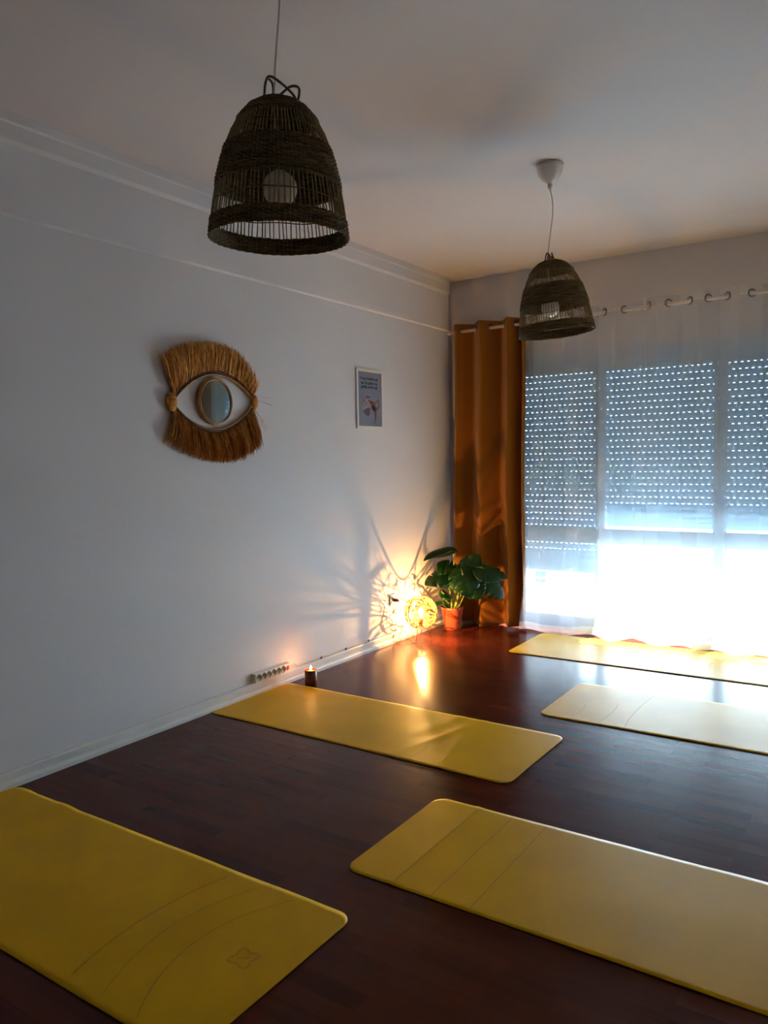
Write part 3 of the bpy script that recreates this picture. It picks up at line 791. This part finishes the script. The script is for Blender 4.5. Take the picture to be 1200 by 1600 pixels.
for k in range(9):
    nrm = Vector((rnd.gauss(0, 1), rnd.gauss(0, 1), rnd.gauss(0, 1))); a = rnd.uniform(0, 2 * PI)
    arc_on_ball(b, nrm, rnd.uniform(-0.5, 0.5), 0.0028, BR, a, a + rnd.uniform(3, 2 * PI), wob=0.05)
# rim of the top opening, and a thick strand added for the wall shadow
tube(b, [(BR * 0.51 * math.cos(q), BR * 0.51 * math.sin(q), BR * 0.86) for q in [2 * PI * k / 40 for k in range(40)]], 0.003, 6, closed=True)
shadow_strand_az = math.atan2(-0.55, -0.152)
tube(b, [(BR * math.cos(e) * math.cos(shadow_strand_az), BR * math.cos(e) * math.sin(shadow_strand_az), BR * math.sin(e)) for e in [-1.1 + 2.1 * k / 24 for k in range(25)]], 0.0042, 6)
o = obj('lamp_shade', b, M_wick, lamp); o.location = (0, 0, BZ)
b = NB(); tube(b, [(0.045 * math.cos(q), 0.045 * math.sin(q), BZ - BR * 0.93) for q in [2 * PI * k / 32 for k in range(32)]], 0.002, 6, closed=True)
obj('base_ring', b, M_black, lamp)
for k in range(3):
    q = 0.5 + 2 * PI * k / 3
    b = NB(); tube(b, [(0.045 * math.cos(q), 0.045 * math.sin(q), BZ - BR * 0.93), (0.082 * math.cos(q), 0.082 * math.sin(q), 0.0016)], 0.0014, 6); obj('leg', b, M_black, lamp)
b = NB(); lathe(b, [(0, -0.125), (0.016, -0.125), (0.017, -0.07), (0.015, -0.045), (0, -0.045)], 20); tube(b, [(-0.045, 0, -BR * 0.93), (0.045, 0, -BR * 0.93)], 0.002, 5); obj('lamp_holder', b, mat('brown_bakelite', srgb(110, 62, 30), rough=0.4), lamp, True).location = (0, 0, BZ)
b = NB(); prof = [(0.010, -0.045), (0.012, -0.03)]
for k in range(3, 16):
    a = PI * (1 - k / 16); prof.append((0.0225 * math.sin(a), 0.0225 * math.cos(a)))
prof.append((0, 0.0225)); lathe(b, prof, 16)
M_lit = emis('lit_bulb_glass', (1.0, 0.60, 0.20, 1), 14); nt = M_lit.node_tree
tr = nt.nodes.new('ShaderNodeBsdfTransparent'); ad_ = nt.nodes.new('ShaderNodeAddShader')
nt.links.new(tr.outputs[0], ad_.inputs[0]); nt.links.new(nt.nodes['Emission'].outputs[0], ad_.inputs[1]); nt.links.new(ad_.outputs[0], nt.nodes['Material Output'].inputs[0])
o = obj('light_bulb', b, M_lit, lamp, True); o.location = (0, 0, BZ + 0.005); o['label'] = 'glowing warm bulb'
ll = bpy.data.lights.new('bulb_light', 'POINT'); ll.energy = 14.5; ll.color = (1.0, 0.52, 0.16); ll.shadow_soft_size = 0.003
lo_ = bpy.data.objects.new('bulb_light', ll); COL.objects.link(lo_); lo_.parent = lamp; lo_.location = (0, 0, BZ + 0.008)
b = NB(); tube(b, catmull([(0, 0, 0.095), (0.01, -0.015, 0.03), (0.02, -0.05, 0.006), (0.05, -0.085, 0.004), (0.0, -0.12, 0.004), (-0.05, -0.10, 0.02), (-0.085, -0.13, 0.03), (-0.10, -0.16, 0.012), (-0.118, -0.22, 0.02), (-0.122, -0.19, 0.10), (-0.118, -0.13, 0.20), (-0.108, -0.11, 0.27), (-0.098, -0.14, 0.318)], 8), 0.0016, 6)
obj('cable', b, M_black, lamp)
b = NB(); tube(b, [(-0.136, -0.175, 0.333), (-0.112, -0.160, 0.330), (-0.098, -0.14, 0.318)], [0.015, 0.013, 0.004], 14); o = obj('plug', b, mat('dark_red_plug', srgb(110, 40, 24), rough=0.5), lamp, True)
b = NB(); box(b, 0.0005, 0.011, 4.965 - 0.04 - 0.038, 4.965 - 0.038 + 0.04, 0.295, 0.375, 0.004)
box(b, 0.011, 0.013, 4.927 - 0.027, 4.927 + 0.027, 0.308, 0.362, 0.002)
tag(obj('wall_socket', b, M_cup), 'white wall socket low on the left wall holding the lamp plug', 'socket')

# ------------------------------------------------------------------ potted monstera
PXc, PYc = 0.178, 5.56
plant = thing('potted_plant', 'leafy split-leaf plant in a terracotta pot in the corner by the orange curtain', 'plant', (PXc, PYc, 0))
M_pot = mat('terracotta_plastic', srgb(190, 92, 62), rough=0.45, noise_scale=12, noise_amt=0.08)
M_soil = mat('dark_soil', (0.02, 0.012, 0.008, 1), rough=0.95, bump=0.8, bump_scale=60)
M_leaf = mat('dark_green_leaf', (0.011, 0.055, 0.010, 1), rough=0.28, noise_scale=9, noise_amt=0.4, spec=0.3)
M_stem = mat('yellow_green_stem', (0.22, 0.27, 0.045, 1), rough=0.45, noise_scale=18, noise_amt=0.3)
PH = 0.190
b = NB(); lathe(b, [(0, 0.001), (0.066, 0.001), (0.070, 0.006), (0.088, PH - 0.022), (0.092, PH - 0.020), (0.097, PH), (0.092, PH), (0.084, PH - 0.02), (0.082, PH - 0.03)], 40); obj('pot', b, M_pot, plant, True)
b = NB(); lathe(b, [(0.0835, PH - 0.028), (0.05, PH - 0.02), (0, PH - 0.016)], 30); obj('soil', b, M_soil, plant, True)
def leaf_mesh(ln, wd, seed, cuts=5, droop=0.25, fold=0.25):
    """split leaf: heart-shaped blade, side lobes separated by slits; base at the origin, tip along +Y"""
    b = NB(); rnd = random.Random(seed); N = 44
    def hw(s):  # half width along the blade, s 0..1
        return wd / 2 * (math.sin(PI * min(1, s ** 0.62)) ** 0.75) * (1.0 if s > 0.02 else 0.6)
    for sd in (-1, 1):
        cut = sorted(0.16 + 0.70 * (i + 0.5 + rnd.uniform(-0.15, 0.15)) / cuts for i in range(cuts))
        prev = None
        for k in range(N + 1):
            s = k / N; W_ = max(hw(s), 0.0005)
            depth = 1.0
            for c in cut:
                d = abs(s - c)
                if d < 0.026: depth = min(depth, 0.40 + 0.60 * (d / 0.026) ** 1.4)
            if rnd.random() < 0.0: depth = 1
            row = []
            for j in range(7):
                f = j / 6
                lat = f * W_ * depth
                y = s * ln - 0.16 * ln * (1 - s) ** 3 * (f * 1.0) + 0.16 * lat * (1 if s > 0.2 else 0.4)
                z = -droop * ln * s * s + fold * lat * 0.9 - 0.9 * lat * lat / wd
                row.append(b.verts.new((sd * lat, y, z)))
            if prev:
                for j in range(6):
                    q = (prev[j], row[j], row[j + 1], prev[j + 1]) if sd > 0 else (prev[j], prev[j + 1], row[j + 1], row[j])
                    f_ = b.faces.new(q); f_.smooth = True
            prev = row
    bmesh.ops.remove_doubles(b, verts=b.verts, dist=0.0004)
    return b
def place_leaf(root, pt, tipdir, up, ln, wd, seed, cuts=5, droop=0.25, fold=0.25, sr=0.0045, m=None):
    """root: stem start in the pot; pt: where blade meets stem; tipdir: where the tip points (plant-local)"""
    pt = Vector(pt) ; y = Vector(tipdir).normalized(); z = Vector(up); z = (z - y * z.dot(y)).normalized(); x = y.cross(z)
    bm_ = leaf_mesh(ln, wd, seed, cuts, droop, fold)
    mtx = Matrix(((x.x, y.x, z.x, pt.x), (x.y, y.y, z.y, pt.y), (x.z, y.z, z.z, pt.z), (0, 0, 0, 1)))
    bmesh.ops.transform(bm_, matrix=mtx, verts=bm_.verts)
    o = obj('leaf', bm_, m or M_leaf, plant); md = o.modifiers.new('thickness', 'SOLIDIFY'); md.thickness = 0.0009
    r = Vector(root); mid = r.lerp(pt, 0.55) + Vector((0, 0, 0.06)) - y * 0.02
    bb = NB(); tube(bb, catmull([r, r.lerp(mid, 0.5) + Vector((0, 0, 0.01)), mid, pt, pt + y * ln * 0.25 + Vector((0, 0, -0.002))], 7), [sr] * 0 or sr, 7); obj('stem', bb, M_stem, plant, True)
# camera looks from +x,-y; image-right is (0.83,0.55)
U = Vector((0, 0, 1)); TC = Vector((0.5, -0.75, 0.35))
zP = PH - 0.02
leaves = [
 ((-0.02, 0.0, zP), (0.03, -0.03, 0.65), (-0.62, -0.90, -0.20), (0.15, -0.2, 1), 0.27, 0.17, 1, 0, 0.05, 0.75),
 ((0.00, -0.02, zP), (0.015, -0.05, 0.49), (-0.60, -0.75, -0.30), (0.15, -0.55, 0.8), 0.24, 0.22, 2, 1, 0.15, 0.1),
 ((0.0, 0.01, zP), (0.05, -0.04, 0.46), (-0.35, -0.25, 0.35), (0.45, -0.75, 0.5), 0.17, 0.20, 3, 1, 0.2, 0.1),
 ((0.02, 0.0, zP), (0.11, -0.04, 0.43), (0.42, 0.10, 0.62), (0.3, -0.9, 0.45), 0.25, 0.23, 4, 2, 0.1, 0.1),
 ((0.02, -0.01, zP), (0.13, -0.08, 0.52), (0.35, -0.35, -0.38), (0.35, -0.75, 0.55), 0.25, 0.26, 5, 3, 0.3, 0.12),
 ((0.03, 0.0, zP), (0.24, -0.02, 0.53), (0.70, 0.25, -0.05), (0.1, -0.45, 0.9), 0.24, 0.25, 6, 3, 0.35, 0.12),
 ((0.03, 0.01, zP), (0.27, 0.0, 0.49), (0.60, 0.15, -0.62), (0.45, -0.55, 0.5), 0.27, 0.23, 7, 4, 0.2, 0.1),
 ((0.03, -0.02, zP), (0.19, -0.08, 0.46), (0.34, -0.1, -0.38), (0.5, -0.8, 0.35), 0.20, 0.22, 8, 3, 0.2, 0.1),
 ((0.0, 0.02, zP), (0.06, 0.06, 0.45), (0.1, 0.5, 0.50), (0.2, -0.85, 0.6), 0.20, 0.20, 9, 2, 0.15, 0.1),
 ((-0.01, -0.03, zP), (-0.045, -0.09, 0.325), (0.45, -0.15, -0.28), (0.4, -0.5, 0.75), 0.12, 0.075, 10, 0, 0.2, 0.1),
 ((-0.04, -0.03, zP), (-0.07, -0.06, 0.235), (-0.4, -0.5, -0.1), (0.3, -0.4, 0.8), 0.075, 0.045, 11, 0, 0.2, 0.1),
 ((-0.04, -0.03, zP), (-0.045, -0.07, 0.23), (0.5, -0.1, -0.25), (0.2, -0.5, 0.8), 0.075, 0.04, 12, 0, 0.2, 0.1),
 ((0.01, 0.03, zP), (0.10, 0.06, 0.36), (0.5, 0.25, -0.3), (0.35, -0.7, 0.6), 0.17, 0.16, 13, 3, 0.2, 0.1)]
for L_ in leaves:
    place_leaf(*L_[:6], L_[6], L_[7], L_[8], L_[9], sr=0.0035 if L_[4] < 0.1 else 0.0062)
# thick leaf stalks showing low in the pot
for r0, r1, q in (((0.03, -0.03, zP), (0.10, -0.06, 0.36), 0.010), ((0.02, -0.05, zP), (0.0, -0.05, 0.36), 0.009), ((-0.03, -0.03, zP), (-0.035, -0.03, 0.31), 0.0125), ((0.05, -0.04, zP), (0.16, -0.07, 0.33), 0.007)):
    a = Vector(r0); c = Vector(r1); b = NB(); tube(b, catmull([a, a.lerp(c, 0.4) + Vector((0.012, 0, 0)), c], 8), [q] * 8 + [q * 0.75] * 9, 9); obj('stem', b, M_stem, plant, True)

# ------------------------------------------------------------------ power strip
M_strip = mat('cream_plastic', (0.70, 0.66, 0.58, 1), rough=0.4)
M_sock = mat('dark_olive_plastic', srgb(92, 84, 48), rough=0.5)
M_red = mat('red_rocker_plastic', srgb(200, 40, 48), rough=0.35)
M_hole = mat('socket_pin_black', (0.01, 0.01, 0.01, 1), rough=0.6)
SY0, SY1, SZ = 3.362, 3.682, 0.106
ps = thing('power_strip', 'white six-socket power strip with red switch fixed above the baseboard', 'power strip', (0, (SY0 + SY1) / 2, SZ))
hy = (SY1 - SY0) / 2
b = NB(); box(b, 0.001, 0.034, -hy, hy, -0.027, 0.027, 0.004); box(b, 0.001, 0.012, -hy - 0.003, hy + 0.003, -0.029, 0.029, 0.002); obj('housing', b, M_strip, ps)
for k in range(6):
    yy = -hy + 0.030 + k * 0.0445
    b = NB(); lathe(b, [(0.0205, 0), (0.0205, 0.0015), (0.0185, 0.0015), (0.0175, -0.004 + 0.0045), (0, 0.0008)], 28)
    bmesh.ops.rotate(b, cent=(0, 0, 0), matrix=Matrix.Rotation(PI / 2, 3, 'Y'), verts=b.verts)
    s_ = obj('socket', b, M_sock, ps, True); s_.location = (0.0342, yy, 0)
    b = NB()
    for dz in (-1, 1):
        lathe(b, [(0.0028, 0), (0.0028, 0.0004), (0, 0.0004)], 10, (dz * 0.0095, 0, 0.001))
    box(b, -0.019, 0.019, 0.0145, 0.018, 0.001, 0.0022)
    bmesh.ops.rotate(b, cent=(0, 0, 0), matrix=Matrix.Rotation(PI / 2, 3, 'Y') @ Matrix.Rotation(0.8, 3, 'Z'), verts=b.verts)
    obj('contact_holes', b, M_hole, s_)
b = NB(); box(b, 0.032, 0.0375, hy - 0.037, hy - 0.013, -0.014, 0.014, 0.003); obj('switch', b, M_red, ps)
CB = M_cord
b = NB(); tube(b, catmull([(0.024, hy, 0.0), (0.026, hy + 0.04, 0.004), (0.022, hy + 0.07, 0.0), (0.012, hy + 0.11, -0.018), (0.010, hy + 0.4, -0.022), (0.010, hy + 0.75, -0.023), (0.012, hy + 0.95, -0.022), (0.010, hy + 1.25, -0.022)], 8), 0.0032, 7); obj('power_cord', b, CB, ps, True)
for dy in (0.34, 0.62, 0.90):
    b = NB(); box(b, 0.006, 0.018, hy + dy - 0.006, hy + dy + 0.006, -0.028, -0.016, 0.002); tube(b, [(0.018, hy + dy, -0.016), (0.021, hy + dy, -0.010)], 0.0025, 6); o = obj('cable_clip', b, M_black, ps)

# ------------------------------------------------------------------ candle
M_tumbler = mat('dark_red_brown_glass', srgb(96, 38, 26), rough=0.12, spec=0.6)
def wax_mat():
    m = mat('melted_wax', srgb(240, 150, 70), rough=0.35); b_ = m.node_tree.nodes['Principled BSDF']
    b_.inputs['Subsurface Weight'].default_value = 0.5; b_.inputs['Subsurface Radius'].default_value = (0.02, 0.01, 0.004); return m
ca = thing('candle', 'lit candle in a dark red brown tumbler on the floor beside the mat', 'candle', (0.162, 3.728, 0))
b = NB(); lathe(b, [(0, 0.001), (0.034, 0.001), (0.038, 0.004), (0.0395, 0.02), (0.0395, 0.093), (0.038, 0.095), (0.0360, 0.093), (0.0355, 0.06), (0, 0.058)], 40); obj('tumbler', b, M_tumbler, ca, True)
b = NB(); lathe(b, [(0.0352, 0.060), (0.0352, 0.083), (0.034, 0.0815), (0, 0.080)], 32); obj('wax', b, wax_mat(), ca, True)
b = NB(); tube(b, [(0, 0, 0.079), (0.001, 0, 0.088), (0.002, 0.001, 0.092)], 0.0012, 6); obj('wick', b, M_black, ca)
b = NB(); lathe(b, [(0, 0.088), (0.0042, 0.092), (0.0058, 0.098), (0.0048, 0.106), (0.0022, 0.114), (0, 0.121)], 16); o = obj('flame', b, emis('candle_flame', (1.0, 0.52, 0.16, 1), 90), ca, True)
cl = bpy.data.lights.new('candle_glow', 'POINT'); cl.energy = 0.2; cl.color = (1.0, 0.36, 0.12); cl.shadow_soft_size = 0.012
o = bpy.data.objects.new('candle_glow', cl); COL.objects.link(o); o.parent = ca; o.location = (0, 0, 0.128)

# ------------------------------------------------------------------ things outside the glass
M_white = mat('white_box_plastic', (0.60, 0.60, 0.68, 1), rough=0.5)
b = NB(); box(b, -0.3, 0.3, -0.15, 0.15, 0, 0.15, 0.01); box(b, -0.31, 0.31, -0.16, 0.16, 0.15, 0.175, 0.006)
tag(obj('storage_box', b, M_white, loc=(0.62, 7.15, -0.01)), 'low pale storage box on the balcony behind the left window pane', 'box')
bk = thing('bucket', 'small blue and white bucket on the balcony box behind the left pane', 'bucket', (0.33, 7.09, 0.165))
b = NB(); lathe(b, [(0, 0), (0.04, 0), (0.052, 0.075)], 24); obj('body', b, M_cup, bk, True)
b = NB(); lathe(b, [(0.052, 0.075), (0.056, 0.12), (0.060, 0.122), (0.053, 0.12), (0.048, 0.02), (0, 0.01)], 24); o = obj('rim', b, mat('blue_plastic', srgb(40, 110, 200), rough=0.4), bk, True); o['label'] = 'blue upper rim'
# bushes beyond the parapet, seen through the slots of the shutters
M_bush = mat('bright_green_foliage', (0.20, 0.34, 0.05, 1), rough=0.6, noise_scale=3, noise_amt=0.4)
M_bark = mat('grey_brown_bark', (0.12, 0.09, 0.06, 1), rough=0.9)
for i, (x, y, r, zc, lb) in enumerate(((-1.8, 14.0, 1.9, 0.3, 'green tree beyond the balcony, glimpsed through the middle shutter slots'), (2.6, 15.0, 1.9, 0.2, 'green tree beyond the balcony, glimpsed through the right shutter slots'))):
    t = thing('tree', lb, 'tree', (x, y, -4), 0, 'trees beyond the balcony')
    b = NB(); rnd = random.Random(50 + i)
    for k in range(2600):
        d = Vector((rnd.gauss(0, 1), rnd.gauss(0, 1), rnd.gauss(0, 0.7))).normalized()
        p = d * r * (0.75 + 0.3 * noise.noise(d * 2.5 + Vector((i, 0, 0))) + rnd.uniform(-0.12, 0.1)) + Vector((0, 0, 4 + zc - 0.6))
        u_ = Vector((rnd.gauss(0, 1), rnd.gauss(0, 1), rnd.gauss(0, 1))).normalized(); v_ = u_.orthogonal().normalized(); s_ = rnd.uniform(0.07, 0.13)
        vs = [b.verts.new(p + u_ * s_), b.verts.new(p + v_ * s_ * 0.5), b.verts.new(p - u_ * s_), b.verts.new(p - v_ * s_ * 0.5)]; b.faces.new(vs)
    o = obj('foliage', b, M_bush, t); o['kind'] = 'stuff'
    b = NB(); tube(b, [(0, 0, 0), (0.05, 0, 2), (0, 0.05, 3.6)], [0.16, 0.12, 0.06], 10); obj('trunk', b, M_bark, t, True)
b = NB(); box(b, -30, 30, 7.65, 60, -4.2, -4.0); struct('ground_outside', b, mat('grassy_ground', (0.14, 0.18, 0.07, 1), rough=0.9, noise_scale=2, noise_amt=0.4))
